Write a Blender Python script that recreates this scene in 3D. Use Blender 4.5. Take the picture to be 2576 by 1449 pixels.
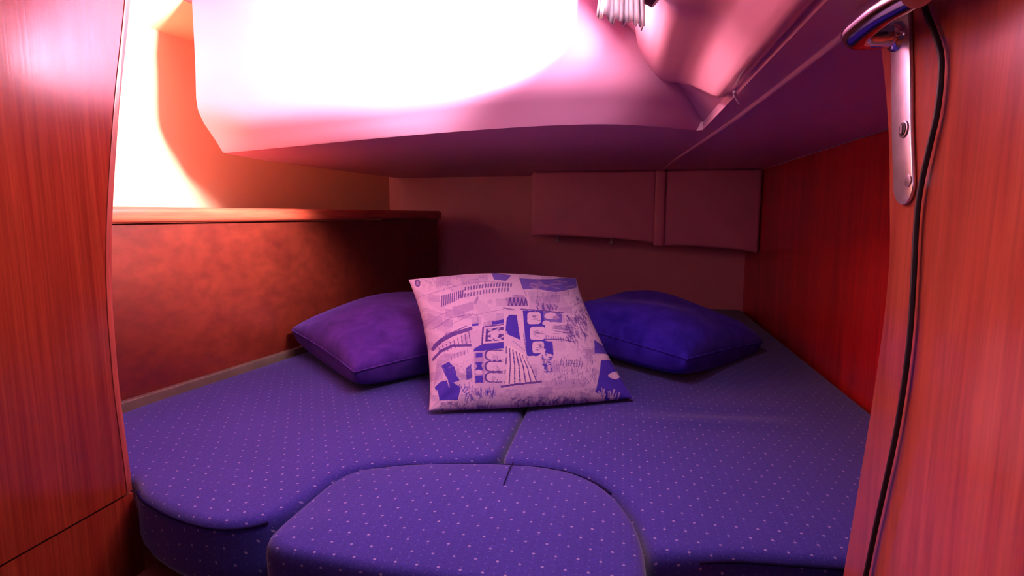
import bpy, bmesh, math, random
import numpy as np
from mathutils import Vector, Matrix

random.seed(4)
for o in list(bpy.data.objects):
    bpy.data.objects.remove(o, do_unlink=True)
scene = bpy.context.scene
C = scene.collection

# ------------------------------------------------------------------ camera
F_PX = 1400.0
YAW, PITCH = math.radians(11.0), math.radians(7.5)
EYE = Vector((0, 0, 1.08))
fwd = Vector((-math.sin(YAW) * math.cos(PITCH), math.cos(YAW) * math.cos(PITCH), -math.sin(PITCH)))
rgt = Vector((math.cos(YAW), math.sin(YAW), 0))
upv = rgt.cross(fwd)
cam_d = bpy.data.cameras.new('camera')
cam_d.sensor_fit = 'HORIZONTAL'
cam_d.sensor_width = 36.0
cam_d.lens = F_PX / 2576.0 * 36.0
cam_d.clip_start = 0.02
cam = bpy.data.objects.new('camera', cam_d)
C.objects.link(cam)
m = Matrix((rgt, upv, -fwd)).transposed().to_4x4()
m.translation = EYE
cam.matrix_world = m
scene.camera = cam

# ------------------------------------------------------------------ world, lights, exposure
scene.view_settings.view_transform = 'Standard'
scene.view_settings.look = 'None'
scene.view_settings.gamma = 1.0
scene.view_settings.use_curve_mapping = False
scene.view_settings.exposure = 0.0
world = bpy.data.worlds.new('world')
scene.world = world
world.use_nodes = True
bg = world.node_tree.nodes['Background']
bg.inputs[0].default_value = (1.0, 0.25, 0.70, 1)
bg.inputs[1].default_value = 0.03


def area(name, loc, direction, sx, sy, energy, color, up=Vector((0, 1, 0)), spread=180):
    d = bpy.data.lights.new(name, 'AREA')
    d.shape = 'RECTANGLE'
    d.size, d.size_y = sx, sy
    d.energy = energy
    d.spread = math.radians(spread)
    d.color = color
    o = bpy.data.objects.new(name, d)
    C.objects.link(o)
    z = -Vector(direction).normalized()
    x = up.cross(z).normalized()
    y = z.cross(x)
    mm = Matrix((x, y, z)).transposed().to_4x4()
    mm.translation = Vector(loc)
    o.matrix_world = mm
    return o


# daylight through the opening port in the cockpit side
area('port_daylight', (-0.12, 1.09, 1.555), (-1, 0.42, 0.10), 0.18, 0.24, 85, (1.0, 0.80, 0.90), spread=92)
# added fill lamp in mid-air, brightens the moulded panel below the port
area('panel_fill', (-0.10, 1.03, 1.492), (1, -0.45, -0.62), 0.07, 0.10, 3.4, (1.0, 0.62, 0.70))
# daylight falling down the companionway behind the camera
area('companionway_daylight', (-0.30, -0.75, 1.45), (0.10, 1, -0.22), 0.9, 0.7, 2.7, (1.0, 0.50, 0.85), up=Vector((0, 0, 1)))


# ------------------------------------------------------------------ helpers
def ray(px, py):
    return fwd + rgt * ((px - 1288) / F_PX) + upv * ((724.5 - py) / F_PX)


def onx(px, py, X):
    d = ray(px, py)
    return EYE + d * ((X - EYE.x) / d.x)


def ony(px, py, Y):
    d = ray(px, py)
    return EYE + d * ((Y - EYE.y) / d.y)


def onz(px, py, Z):
    d = ray(px, py)
    return EYE + d * ((Z - EYE.z) / d.z)


def tag(o, label=None, cat=None, group=None, kind=None):
    if label: o['label'] = label
    if cat: o['category'] = cat
    if group: o['group'] = group
    if kind: o['kind'] = kind
    return o


def empty(name, loc=(0, 0, 0)):
    o = bpy.data.objects.new(name, None)
    C.objects.link(o)
    o.location = loc
    o.empty_display_size = 0.05
    return o


def link(name, me, mat, parent=None, smooth=None):
    o = bpy.data.objects.new(name, me)
    C.objects.link(o)
    if mat: me.materials.append(mat)
    if parent:
        o.parent = parent
        o.matrix_parent_inverse = Matrix.Translation(-parent.location)
    if smooth is not None:
        me.polygons.foreach_set('use_smooth', [True] * len(me.polygons))
        if smooth < 180:
            me.set_sharp_from_angle(angle=math.radians(smooth))
    return o


def mesh_from(name, verts, faces, mat, parent=None, smooth=None):
    me = bpy.data.meshes.new(name)
    me.from_pydata([tuple(v) for v in verts], [], faces)
    me.validate()
    bm = bmesh.new()
    bm.from_mesh(me)
    bmesh.ops.recalc_face_normals(bm, faces=bm.faces)
    bm.to_mesh(me)
    bm.free()
    return link(name, me, mat, parent, smooth)


def grid_mesh(name, rows, mat, parent=None, smooth=None, thick=None):
    n = len(rows[0])
    V = [p for r in rows for p in r]
    Fc = []
    for i in range(len(rows) - 1):
        for j in range(n - 1):
            a = i * n + j
            Fc.append((a, a + 1, a + n + 1, a + n))
    o = mesh_from(name, V, Fc, mat, parent, smooth)
    if thick:
        s = o.modifiers.new('solid', 'SOLIDIFY')
        s.thickness = thick
        s.offset = 0
    return o


def prism(name, outline, vec, mat, parent=None, bevel=0.0, smooth=35, segs=3):
    """outline: list of 3D points (planar polygon) extruded by vec"""
    bm = bmesh.new()
    a = [bm.verts.new(p) for p in outline]
    b = [bm.verts.new(Vector(p) + Vector(vec)) for p in outline]
    bm.faces.new(a)
    bm.faces.new(list(reversed(b)))
    n = len(a)
    for i in range(n):
        bm.faces.new((a[i], b[i], b[(i + 1) % n], a[(i + 1) % n]))
    bmesh.ops.recalc_face_normals(bm, faces=bm.faces)
    if bevel:
        ed = [e for e in bm.edges if len(e.link_faces) == 2 and e.calc_face_angle() > math.radians(40)]
        bmesh.ops.bevel(bm, geom=ed, offset=bevel, segments=segs, profile=0.5, affect='EDGES', clamp_overlap=True)
    me = bpy.data.meshes.new(name)
    bm.to_mesh(me)
    bm.free()
    return link(name, me, mat, parent, smooth)


def box(name, lo, hi, mat, parent=None, bevel=0.0, segs=3):
    x0, y0, z0 = lo
    x1, y1, z1 = hi
    return prism(name, [(x0, y0, z0), (x1, y0, z0), (x1, y1, z0), (x0, y1, z0)], (0, 0, z1 - z0), mat, parent, bevel, 35, segs)


def catmull(pts, k=8):
    pts = [Vector(p) for p in pts]
    out = []
    for i in range(len(pts) - 1):
        p0 = pts[max(i - 1, 0)]; p1 = pts[i]; p2 = pts[i + 1]; p3 = pts[min(i + 2, len(pts) - 1)]
        for j in range(k):
            t = j / k
            out.append(0.5 * ((2 * p1) + (p2 - p0) * t + (2 * p0 - 5 * p1 + 4 * p2 - p3) * t * t + (3 * p1 - p0 - 3 * p2 + p3) * t ** 3))
    out.append(pts[-1])
    return out


def tube(name, path, rad, mat, parent=None, seg=8, closed=False):
    path = [Vector(p) for p in path]
    n = len(path)
    rads = rad if isinstance(rad, (list, tuple)) else [rad] * n
    V, Fc = [], []
    prev = None
    for i, p in enumerate(path):
        t = (path[(i + 1) % n] - path[i - 1]) if (closed or 0 < i < n - 1) else (path[min(i + 1, n - 1)] - path[max(i - 1, 0)])
        t.normalize()
        if prev is None:
            a = Vector((0, 0, 1)) if abs(t.z) < 0.9 else Vector((1, 0, 0))
            prev = (a - t * a.dot(t)).normalized()
        else:
            prev = (prev - t * prev.dot(t)).normalized()
        b = t.cross(prev)
        for k in range(seg):
            an = 2 * math.pi * k / seg
            V.append(p + (prev * math.cos(an) + b * math.sin(an)) * rads[i])
    for i in range(n if closed else n - 1):
        i2 = (i + 1) % n
        for k in range(seg):
            k2 = (k + 1) % seg
            Fc.append((i * seg + k, i * seg + k2, i2 * seg + k2, i2 * seg + k))
    if not closed:
        Fc.append(tuple(range(seg)))
        Fc.append(tuple((n - 1) * seg + k for k in reversed(range(seg))))
    return mesh_from(name, V, Fc, mat, parent, 60)


# ------------------------------------------------------------------ materials
def new_mat(name):
    mt = bpy.data.materials.new(name)
    mt.use_nodes = True
    nt = mt.node_tree
    return mt, nt, nt.nodes['Principled BSDF']


def node(nt, typ, **kw):
    n = nt.nodes.new(typ)
    for k, v in kw.items():
        setattr(n, k, v)
    return n


def ramp(nt, fac, stops):
    r = node(nt, 'ShaderNodeValToRGB')
    el = r.color_ramp.elements
    el[0].position, el[0].color = stops[0][0], (*stops[0][1], 1)
    el[1].position, el[1].color = stops[-1][0], (*stops[-1][1], 1)
    for p, c in stops[1:-1]:
        e = el.new(p)
        e.color = (*c, 1)
    nt.links.new(fac, r.inputs[0])
    return r.outputs[0]


def noise(nt, scale=5, detail=4, rough=0.5, mapping=None, rot=(0, 0, 0), dist=0.0):
    tc = node(nt, 'ShaderNodeTexCoord')
    mp = node(nt, 'ShaderNodeMapping')
    mp.inputs['Scale'].default_value = mapping or (1, 1, 1)
    mp.inputs['Rotation'].default_value = rot
    nt.links.new(tc.outputs['Object'], mp.inputs[0])
    n = node(nt, 'ShaderNodeTexNoise')
    n.inputs['Scale'].default_value = scale
    n.inputs['Detail'].default_value = detail
    n.inputs['Roughness'].default_value = rough
    n.inputs['Distortion'].default_value = dist
    nt.links.new(mp.outputs[0], n.inputs[0])
    return n.outputs[0]


def mixc(nt, fac, a, b, mode='MIX'):
    mx = node(nt, 'ShaderNodeMix', data_type='RGBA', blend_type=mode)
    if isinstance(fac, (int, float)): mx.inputs[0].default_value = fac
    else: nt.links.new(fac, mx.inputs[0])
    for s, v in ((6, a), (7, b)):
        if isinstance(v, tuple): mx.inputs[s].default_value = (*v, 1)
        else: nt.links.new(v, mx.inputs[s])
    return mx.outputs[2]


def bump(nt, bsdf, h, strength=0.1, dist=0.002):
    b = node(nt, 'ShaderNodeBump')
    b.inputs['Strength'].default_value = strength
    b.inputs['Distance'].default_value = dist
    nt.links.new(h, b.inputs['Height'])
    nt.links.new(b.outputs[0], bsdf.inputs['Normal'])


def wood(name, dark, light, stretch, rough=0.35, coat=0.3, figure=0.5, coat_rough=0.15):
    mt, nt, b = new_mat(name)
    g = noise(nt, 1.0, 6, 0.65, stretch, dist=0.4)
    base = ramp(nt, g, [(0.30, dark), (0.70, light)])
    big = noise(nt, 1.0, 2, 0.5, tuple(s * 0.16 for s in stretch), dist=0.6)
    br = ramp(nt, big, [(0.3, (1 - figure,) * 3), (0.7, (1.0,) * 3)])
    col = mixc(nt, 1.0, base, br, 'MULTIPLY')
    fine = noise(nt, 1.0, 2, 0.6, tuple(s * 4 for s in stretch))
    fr = ramp(nt, fine, [(0.35, (0.78,) * 3), (0.6, (1.0,) * 3)])
    col = mixc(nt, 1.0, col, fr, 'MULTIPLY')
    nt.links.new(col, b.inputs['Base Color'])
    b.inputs['Roughness'].default_value = rough
    b.inputs['Coat Weight'].default_value = coat
    b.inputs['Coat Roughness'].default_value = coat_rough
    bump(nt, b, fine, 0.05, 0.001)
    return mt


def plain(name, col, rough=0.5, metal=0.0, var=0.0, scale=30, spec=0.5):
    mt, nt, b = new_mat(name)
    n = noise(nt, scale, 3)
    c2 = tuple(max(0, c * (1 - var)) for c in col)
    nt.links.new(ramp(nt, n, [(0.3, c2), (0.7, col)]), b.inputs['Base Color'])
    b.inputs['Roughness'].default_value = rough
    b.inputs['Metallic'].default_value = metal
    b.inputs['Specular IOR Level'].default_value = spec
    return mt


W_D, W_L = (0.19, 0.018, 0.009), (0.27, 0.038, 0.015)
M_wood_panel = wood('varnished_mahogany_upright', W_D, W_L, (58, 58, 1.3), figure=0.25, rough=0.17, coat=0.0)
M_wood_door = wood('varnished_mahogany_door', (0.36, 0.046, 0.023), (0.58, 0.125, 0.060), (40, 40, 1.8), rough=0.3, coat=0.5, figure=0.25, coat_rough=0.10)
M_wood_edge = wood('mahogany_edge_lipping', (0.32, 0.045, 0.030), (0.46, 0.085, 0.050), (60, 60, 3), figure=0.15)
M_wood_right = wood('red_mahogany_bulkhead', (0.42, 0.008, 0.008), (0.70, 0.022, 0.016), (26, 26, 1.0), figure=0.4)
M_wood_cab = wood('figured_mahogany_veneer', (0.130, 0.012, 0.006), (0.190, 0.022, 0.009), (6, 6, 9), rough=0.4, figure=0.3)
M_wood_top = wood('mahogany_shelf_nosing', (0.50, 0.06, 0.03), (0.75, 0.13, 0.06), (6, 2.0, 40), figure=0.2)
M_liner = plain('white_gelcoat_liner', (0.70, 0.33, 0.50), 0.38, var=0.04, scale=4)
M_hull = plain('cream_hull_lining', (0.95, 0.58, 0.34), 0.6, var=0.05, scale=6)
M_back = plain('beige_vinyl_back_lining', (0.74, 0.29, 0.36), 0.6, var=0.06, scale=8)
M_cover = plain('glossy_white_moulding', (0.80, 0.34, 0.44), 0.28, var=0.02, scale=3)
M_locker = plain('padded_vinyl_locker', (0.66, 0.23, 0.36), 0.55, var=0.08, scale=10)
M_ledge = plain('grey_board_edge', (0.13, 0.085, 0.065), 0.55, var=0.2, scale=20)
M_base = plain('bunk_base_board', (0.09, 0.018, 0.012), 0.6, var=0.2)
M_floor = plain('cabin_sole', (0.22, 0.06, 0.03), 0.5, var=0.3)
M_black = plain('black_cord', (0.012, 0.006, 0.010), 0.6)
M_gap = plain('dark_gap', (0.02, 0.004, 0.006), 0.8)
M_chrome = plain('chrome', (0.80, 0.74, 0.80), 0.12, metal=1.0)
M_plate = plain('worn_steel_plate', (0.78, 0.70, 0.74), 0.33, metal=0.9, var=0.25, scale=45)
M_screw = plain('screw_steel', (0.5, 0.42, 0.46), 0.35, metal=0.9)
M_pipe = plain('dark_blue_piping', (0.008, 0.004, 0.045), 0.9, spec=0.1)
M_cloth = plain('white_curtain_cloth', (0.86, 0.74, 0.80), 0.8, var=0.03)
M_alu = plain('port_frame_aluminium', (0.72, 0.50, 0.56), 0.4, metal=0.3)
M_dark = plain('dark_purple_plastic', (0.06, 0.01, 0.05), 0.4)

mt, nt, b = new_mat('port_glass_daylight')
b.inputs['Base Color'].default_value = (0.9, 0.85, 0.9, 1)
b.inputs['Emission Color'].default_value = (1.0, 0.72, 0.88, 1)
b.inputs['Emission Strength'].default_value = 21.0
M_glass = mt


def fabric(name):
    mt, nt, b = new_mat(name)
    tc = node(nt, 'ShaderNodeTexCoord')
    sp = node(nt, 'ShaderNodeSeparateXYZ')
    nt.links.new(tc.outputs['Object'], sp.inputs[0])

    def mth(op, a, bb=None, c=None):
        n = node(nt, 'ShaderNodeMath', operation=op)
        for i, v in enumerate((a, bb, c)):
            if v is None: continue
            if isinstance(v, (int, float)): n.inputs[i].default_value = v
            else: nt.links.new(v, n.inputs[i])
        return n.outputs[0]
    X = sp.outputs[0]
    Y = mth('ADD', sp.outputs[1], sp.outputs[2])
    A, B, R = 0.031, 0.052, 0.0023
    masks = []
    for off in (0.0, 0.5):
        u = mth('MULTIPLY', mth('SUBTRACT', mth('FRACT', mth('ADD', mth('DIVIDE', X, A), 40 + off)), 0.5), A)
        v = mth('MULTIPLY', mth('SUBTRACT', mth('FRACT', mth('ADD', mth('DIVIDE', Y, B), 40 + off)), 0.5), B)
        d = mth('SQRT', mth('ADD', mth('MULTIPLY', u, u), mth('MULTIPLY', v, v)))
        s = node(nt, 'ShaderNodeMapRange', interpolation_type='SMOOTHSTEP')
        nt.links.new(d, s.inputs[0])
        s.inputs[1].default_value = R * 1.2
        s.inputs[2].default_value = R * 0.6
        masks.append(s.outputs[0])
        # tiny pin dots between the big ones, along each column
        v2 = mth('MULTIPLY', mth('SUBTRACT', mth('FRACT', mth('ADD', mth('DIVIDE', Y, B / 4), 40 + off)), 0.5), B / 4)
        d2 = mth('SQRT', mth('ADD', mth('MULTIPLY', u, u), mth('MULTIPLY', v2, v2)))
        s2 = node(nt, 'ShaderNodeMapRange', interpolation_type='SMOOTHSTEP')
        nt.links.new(d2, s2.inputs[0])
        s2.inputs[1].default_value = R * 0.75
        s2.inputs[2].default_value = R * 0.3
        s2.inputs[4].default_value = 0.22
        masks.append(s2.outputs[0])
    mk = mth('MAXIMUM', mth('MAXIMUM', masks[0], masks[1]), mth('MAXIMUM', masks[2], masks[3]))
    wear = noise(nt, 60, 2)
    mk = mth('MULTIPLY', mk, mth('ADD', mth('MULTIPLY', wear, 0.9), 0.25))
    weave = noise(nt, 420, 3, 0.7)
    base = ramp(nt, weave, [(0.32, (0.015, 0.011, 0.140)), (0.68, (0.036, 0.027, 0.250))])
    big = noise(nt, 5, 3)
    bigc = ramp(nt, big, [(0.3, (0.80, 0.80, 0.92)), (0.7, (1.0, 0.95, 1.0))])
    base = mixc(nt, 1.0, base, bigc, 'MULTIPLY')
    col = mixc(nt, mk, base, (0.28, 0.21, 0.40))
    nt.links.new(col, b.inputs['Base Color'])
    b.inputs['Roughness'].default_value = 0.85
    b.inputs['Specular IOR Level'].default_value = 0.2
    b.inputs['Sheen Weight'].default_value = 0.15
    bump(nt, b, weave, 0.25, 0.001)
    return mt


M_fabric = fabric('blue_dotted_upholstery')


def velvet(name, c1, c2, sheen):
    mt, nt, b = new_mat(name)
    n = noise(nt, 16, 5, 0.6, dist=0.5)
    nt.links.new(ramp(nt, n, [(0.35, c1), (0.68, c2)]), b.inputs['Base Color'])
    b.inputs['Roughness'].default_value = 0.9
    b.inputs['Specular IOR Level'].default_value = 0.1
    b.inputs['Sheen Weight'].default_value = 0.25
    b.inputs['Sheen Roughness'].default_value = 0.45
    b.inputs['Sheen Tint'].default_value = (*sheen, 1)
    f = noise(nt, 300, 2)
    bump(nt, b, f, 0.2, 0.001)
    return mt


M_velvet_l = velvet('violet_velvet', (0.038, 0.011, 0.150), (0.074, 0.022, 0.235), (0.45, 0.25, 0.8))
M_velvet_r = velvet('royal_blue_velvet', (0.020, 0.008, 0.27), (0.048, 0.020, 0.46), (0.3, 0.2, 0.9))

mt, nt, b = new_mat('printed_pillow_cotton')
at = node(nt, 'ShaderNodeAttribute', attribute_name='print')
wv = noise(nt, 500, 2)
wvc = ramp(nt, wv, [(0.3, (0.86,) * 3), (0.7, (1.0,) * 3)])
nt.links.new(mixc(nt, 1.0, at.outputs['Color'], wvc, 'MULTIPLY'), b.inputs['Base Color'])
b.inputs['Roughness'].default_value = 0.8
b.inputs['Specular IOR Level'].default_value = 0.25
M_print = mt

# ------------------------------------------------------------------ setting
MZ = 0.600        # mattress top
SLAB = 1.285      # underside of the cockpit sole
RX = 0.625        # inboard bulkhead
BY = 3.00         # after bulkhead
K = 1.1           # flare of the cockpit well side: dx per dz

# floor and bunk base
o = box('floor', (-1.75, -0.9, -0.04), (0.75, 0.95, 0.0), M_floor); tag(o, kind='structure')

# after bulkhead
o = box('wall_back', (-1.45, BY, 0.0), (0.75, BY + 0.03, 1.78), M_back); tag(o, kind='structure')
# inboard bulkhead, red mahogany
o = box('wall_right', (RX, 0.74, 0.0), (RX + 0.03, BY, SLAB - 0.002), M_wood_right); tag(o, kind='structure')

# hull lining, outboard side, turning over into the side deck
hull = [(-1.74, -0.4), (-1.73, 0.9), (-1.66, 1.6), (-1.52, 2.3), (-1.29, 3.0)]
hull = [(p.x, p.y) for p in catmull([(x, y, 0) for x, y in hull], 6)]
rows = []
for (x, y) in hull:
    prof = [(x + 0.10, 0.0), (x + 0.03, 0.7), (x, 1.1), (x, 1.45), (x + 0.01, 1.64), (x + 0.03, 1.700), (x + 0.035, 1.715), (x + 0.16, 1.740), (x + 0.25, 1.765)]
    rows.append([(px, y, pz) for px, pz in prof])
o = grid_mesh('wall_left', rows, M_hull, smooth=30); tag(o, kind='structure')

# forward headlining between side deck and cockpit well
o = box('ceiling', (-1.62, -0.35, 1.766), (-0.20, 1.75, 1.79), M_liner); tag(o, kind='structure')

# moulded underside of the cockpit: flat slab with a rolled front face
B = [(-1.316, 1.688), (-1.08, 1.602), (-0.874, 1.527), (-0.60, 1.428), (-0.347, 1.352), (-0.16, 1.318), (-0.02, 1.33), (0.10, 1.40), (0.185, 1.47)]
A = [(-1.345, 1.632), (-1.10, 1.548), (-0.88, 1.476), (-0.58, 1.376), (-0.30, 1.285), (-0.12, 1.258), (0.03, 1.29), (0.14, 1.37), (0.22, 1.46)]
Bc = catmull([(x, y, SLAB) for x, y in B], 5)
Ac = catmull([(x, y, 1.362) for x, y in A], 5)
rows = []
for i, (pb, pa) in enumerate(zip(Bc, Ac)):
    dn = (pa - pb); dn.z = 0
    lift = 0.03 * max(0, 1 - i / 4.0)
    back = -dn.normalized()
    pr = []
    pr.append(Vector((pb.x, pb.y, SLAB)) + back * 0.06 + Vector((0, 0, 0.0)))
    pr.append(Vector((pb.x, pb.y, SLAB)) + back * 0.004 + Vector((0, 0, 0.0)))
    pr.append(Vector((pb.x, pb.y, SLAB)) + Vector((0, 0, 0.004)))
    for t in (0.3, 0.6, 0.85):
        q = pb.lerp(pa, t); q.z = SLAB + 0.008 + (1.352 - SLAB + lift) * t
        pr.append(q)
    pr.append(Vector((pa.x, pa.y, 1.368 + lift)))
    pr.append(Vector((pa.x, pa.y, 1.385 + lift)) + back * -0.006)
    pr.append(Vector((pa.x, pa.y, 1.42 + lift)) + back * -0.009)
    pr.append(Vector((pa.x, pa.y, 1.56)) + back * -0.004)
    pr.append(Vector((pa.x, pa.y, 1.766)))
    rows.append(pr)
# left return of the moulding running aft above the cabinet
left_ret = []
for (x, y) in [(-1.24, 2.999), (-1.31, 2.3), (-1.335, 1.9)]:
    r0 = rows[0]
    left_ret.append([Vector((x + (0.05 if k == 0 else 0.0), y, p.z)) for k, p in enumerate(r0)])
o = grid_mesh('ceiling_moulding', left_ret + rows, M_liner, smooth=32)
tag(o, kind='structure')

slab_pts = [(p.x, p.y) for p in (Vector(r[0]) for r in rows)]
slab_pts += [(0.19, 1.46), (0.19, 0.42), (0.262, 0.42), (0.262, 0.74), (RX, 0.74), (RX, BY - 0.001), (-1.19, BY - 0.001), (-1.26, 2.3), (-1.285, 1.9)]
o = prism('ceiling_slab', [(x, y, SLAB) for x, y in slab_pts], (0, 0, 0.02), M_liner, smooth=None); tag(o, kind='structure')


# flared side of the cockpit well
def slope(s, y, h=0.0):
    """s metres up the flare from the ridge, h metres out of the surface"""
    L = math.hypot(K, 1)
    n = Vector((-1, 0, -K)) / L
    return Vector((0.19 - K * s / L, y, SLAB + s / L)) + n * h


rows = [[slope(s, y, -0.0175) for s in (0.0, 0.1, 0.2, 0.3, 0.4, 0.5, 0.715)] for y in (0.30, 0.7, 1.1, 1.5, 1.62)]
flare = grid_mesh('ceiling_flare', rows, M_liner); tag(flare, kind='structure')

# rounded bead along the lower edge of the flare
path = catmull([(0.200, 0.40, SLAB - 0.004), (0.203, 0.75, SLAB - 0.004), (0.198, 1.1, SLAB - 0.004), (0.185, 1.5, SLAB - 0.004), (0.150, 2.25, SLAB - 0.003), (0.145, 2.69, SLAB - 0.003)], 6)
o = tube('trim_1', [p + Vector((0.042, 0, 0.003)) for p in path], 0.0055, M_liner, seg=10); tag(o, kind='structure')
o = tube('trim_2', [onz(1846, 231, SLAB - 0.014), onz(1852, 243, SLAB - 0.014), onz(1860, 258, SLAB - 0.012)], [0.0022, 0.0032, 0.0026], M_cloth, seg=8); tag(o, kind='structure')

# entry partition on the left with its solid edge lipping
PXW = -0.850      # plane of the entry partition
KP = PXW / -0.8
edge = catmull([(PXW, y * KP, 1.08 + (z - 1.08) * KP) for y, z in ((0.690, 0.02), (0.742, 0.45), (0.751, 0.613), (0.745, 0.816), (0.753, 1.011), (0.789, 1.233), (0.832, 1.43), (0.90, 1.77))], 6)
wp = empty('wall_entry', (PXW, 0.5, 0.0)); tag(wp, kind='structure')
LIP = 0.011
ZS = 1.08 + (0.615 - 1.08) * KP
YS = 0.751 * KP
up_e = [Vector((PXW, YS, ZS + 0.002))] + [p for p in edge if p.z >= ZS + 0.003]
body = [Vector((p.x, p.y - LIP - 0.0025, p.z)) for p in up_e]
zt = up_e[-1].z
prism('upper_panel', body + [(PXW, -0.3, zt), (PXW, -0.3, ZS + 0.002)], (-0.022, 0, 0), M_wood_panel, wp, smooth=None)
lip = [Vector((p.x - 0.0005, p.y, p.z)) for p in up_e] + [Vector((p.x - 0.0005, p.y - LIP, p.z)) for p in reversed(up_e)]
prism('edge_lipping', lip, (-0.022, 0, 0), M_wood_edge, wp, bevel=0.0015, segs=2)
gp = [Vector((p.x - 0.004, p.y - LIP + 0.001, p.z)) for p in up_e] + [Vector((p.x - 0.004, p.y - LIP - 0.004, p.z)) for p in reversed(up_e)]
prism('shadow_groove', gp, (-0.010, 0, 0), M_gap, wp, smooth=None)
xl = PXW - 0.002
prism('lower_panel', [(xl, -0.3, 0.02), (xl, YS + 0.012, 0.02), (xl, YS + 0.012, ZS - 0.05), (xl, YS + 0.002, ZS - 0.02), (xl, YS + 0.002, ZS - 0.0025), (xl, -0.3, ZS - 0.0025)], (-0.02, 0, 0), M_wood_panel, wp, smooth=None)
prism('panel_joint', [(xl - 0.004, -0.3, ZS - 0.004), (xl - 0.004, YS - 0.01, ZS - 0.004), (xl - 0.004, YS - 0.01, ZS + 0.004), (xl - 0.004, -0.3, ZS + 0.004)], (-0.01, 0, 0), M_gap, wp, smooth=None)

# bunk base under the cushions
o = prism('bunk_base', [(-0.795, 0.83, 0.0), (RX - 0.002, 0.83, 0.0), (RX - 0.002, BY - 0.002, 0.0), (-0.98, BY - 0.002, 0.0), (-1.25, 1.15, 0.0), (-1.25, 0.86, 0.0), (-0.795, 0.86, 0.0)], (0, 0, 0.468), M_base, smooth=None)
tag(o, kind='structure')

# ------------------------------------------------------------------ side cabinet
def cab(t, off=0.0, z=0.0):
    a = Vector((-1.283, 0.79, 0)); b_ = Vector((-0.934, 2.775, 0))
    d = (b_ - a).normalized(); n = Vector((d.y, -d.x, 0))
    p = a.lerp(b_, t) + n * off
    return Vector((p.x, p.y, z))


cb = empty('side_cabinet', cab(0.5, -0.1, 0.47))
tag(cb, 'low figured mahogany cabinet running along the left hull side with rounded shelf edge', 'cabinet')
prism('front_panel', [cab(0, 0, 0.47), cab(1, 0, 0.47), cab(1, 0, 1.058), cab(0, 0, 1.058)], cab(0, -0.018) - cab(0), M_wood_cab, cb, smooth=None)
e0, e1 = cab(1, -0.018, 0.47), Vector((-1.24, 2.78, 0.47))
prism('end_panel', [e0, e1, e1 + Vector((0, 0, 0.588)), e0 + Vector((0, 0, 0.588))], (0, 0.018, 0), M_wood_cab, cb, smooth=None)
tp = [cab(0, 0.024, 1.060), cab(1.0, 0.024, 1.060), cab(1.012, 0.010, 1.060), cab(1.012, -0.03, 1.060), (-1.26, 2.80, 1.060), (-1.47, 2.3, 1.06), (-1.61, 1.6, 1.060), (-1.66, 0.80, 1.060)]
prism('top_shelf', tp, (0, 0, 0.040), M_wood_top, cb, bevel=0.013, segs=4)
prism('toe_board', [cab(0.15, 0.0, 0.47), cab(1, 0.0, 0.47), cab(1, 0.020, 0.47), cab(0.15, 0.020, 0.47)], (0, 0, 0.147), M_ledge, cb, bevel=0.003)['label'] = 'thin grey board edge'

# ------------------------------------------------------------------ locker on the after bulkhead
lk = empty('wall_locker', (0.1, 2.87, 0.93))
tag(lk, 'padded beige vinyl locker with centre rib mounted on the back wall', 'locker')


def pad(name, x0, x1, zb0, zb1, parent):
    n = 14
    bot = []
    for i in range(n + 1):
        t = i / n
        z = zb0 + (zb1 - zb0) * t - 0.012 * (abs(2 * t - 1) ** 4)
        bot.append((x0 + (x1 - x0) * t, 2.715, z))
    pts = bot + [(x1, 2.715, SLAB - 0.001), (x0, 2.715, SLAB - 0.001)]
    return prism(name, pts, (0, 0.28, 0), M_locker, parent, bevel=0.014, segs=4)


pad('left_pad', -0.432, 0.158, 0.985, 0.955, lk)
pad('right_pad', 0.196, RX - 0.003, 0.942, 0.915, lk)
prism('centre_rib', [(0.153, 2.705, 0.934), (0.201, 2.705, 0.931), (0.201, 2.705, SLAB - 0.001), (0.153, 2.705, SLAB - 0.001)], (0, 0.28, 0), M_locker, lk, bevel=0.010, segs=4)
for i, (px, py) in enumerate(((1403, 607), (1538, 613))):
    p = ony(px, py, 2.90)
    f = tube('snap_fastener', [p + Vector((0, 0, 0.10)), p + Vector((0, 0, 0.012)), p + Vector((0, 0, 0.004)), p + Vector((0, 0, -0.002))], [0.005, 0.005, 0.012, 0.008], M_cloth, lk, seg=12)

# ------------------------------------------------------------------ cushions
def offset_loop(pts, d):
    n = len(pts); out = []
    for i in range(n):
        a, c = pts[i - 1], pts[(i + 1) % n]
        t = (c - a)
        if t.length < 1e-9: out.append(pts[i].copy()); continue
        t.normalize()
        out.append(pts[i] + Vector((-t.y, t.x, 0)) * d)
    return out


def resample(pts, step=0.012):
    out = []
    n = len(pts)
    for i in range(n):
        a, b_ = pts[i], pts[(i + 1) % n]
        k = max(1, int((b_ - a).length / step))
        for j in range(k):
            out.append(a.lerp(b_, j / k))
    return out


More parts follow.
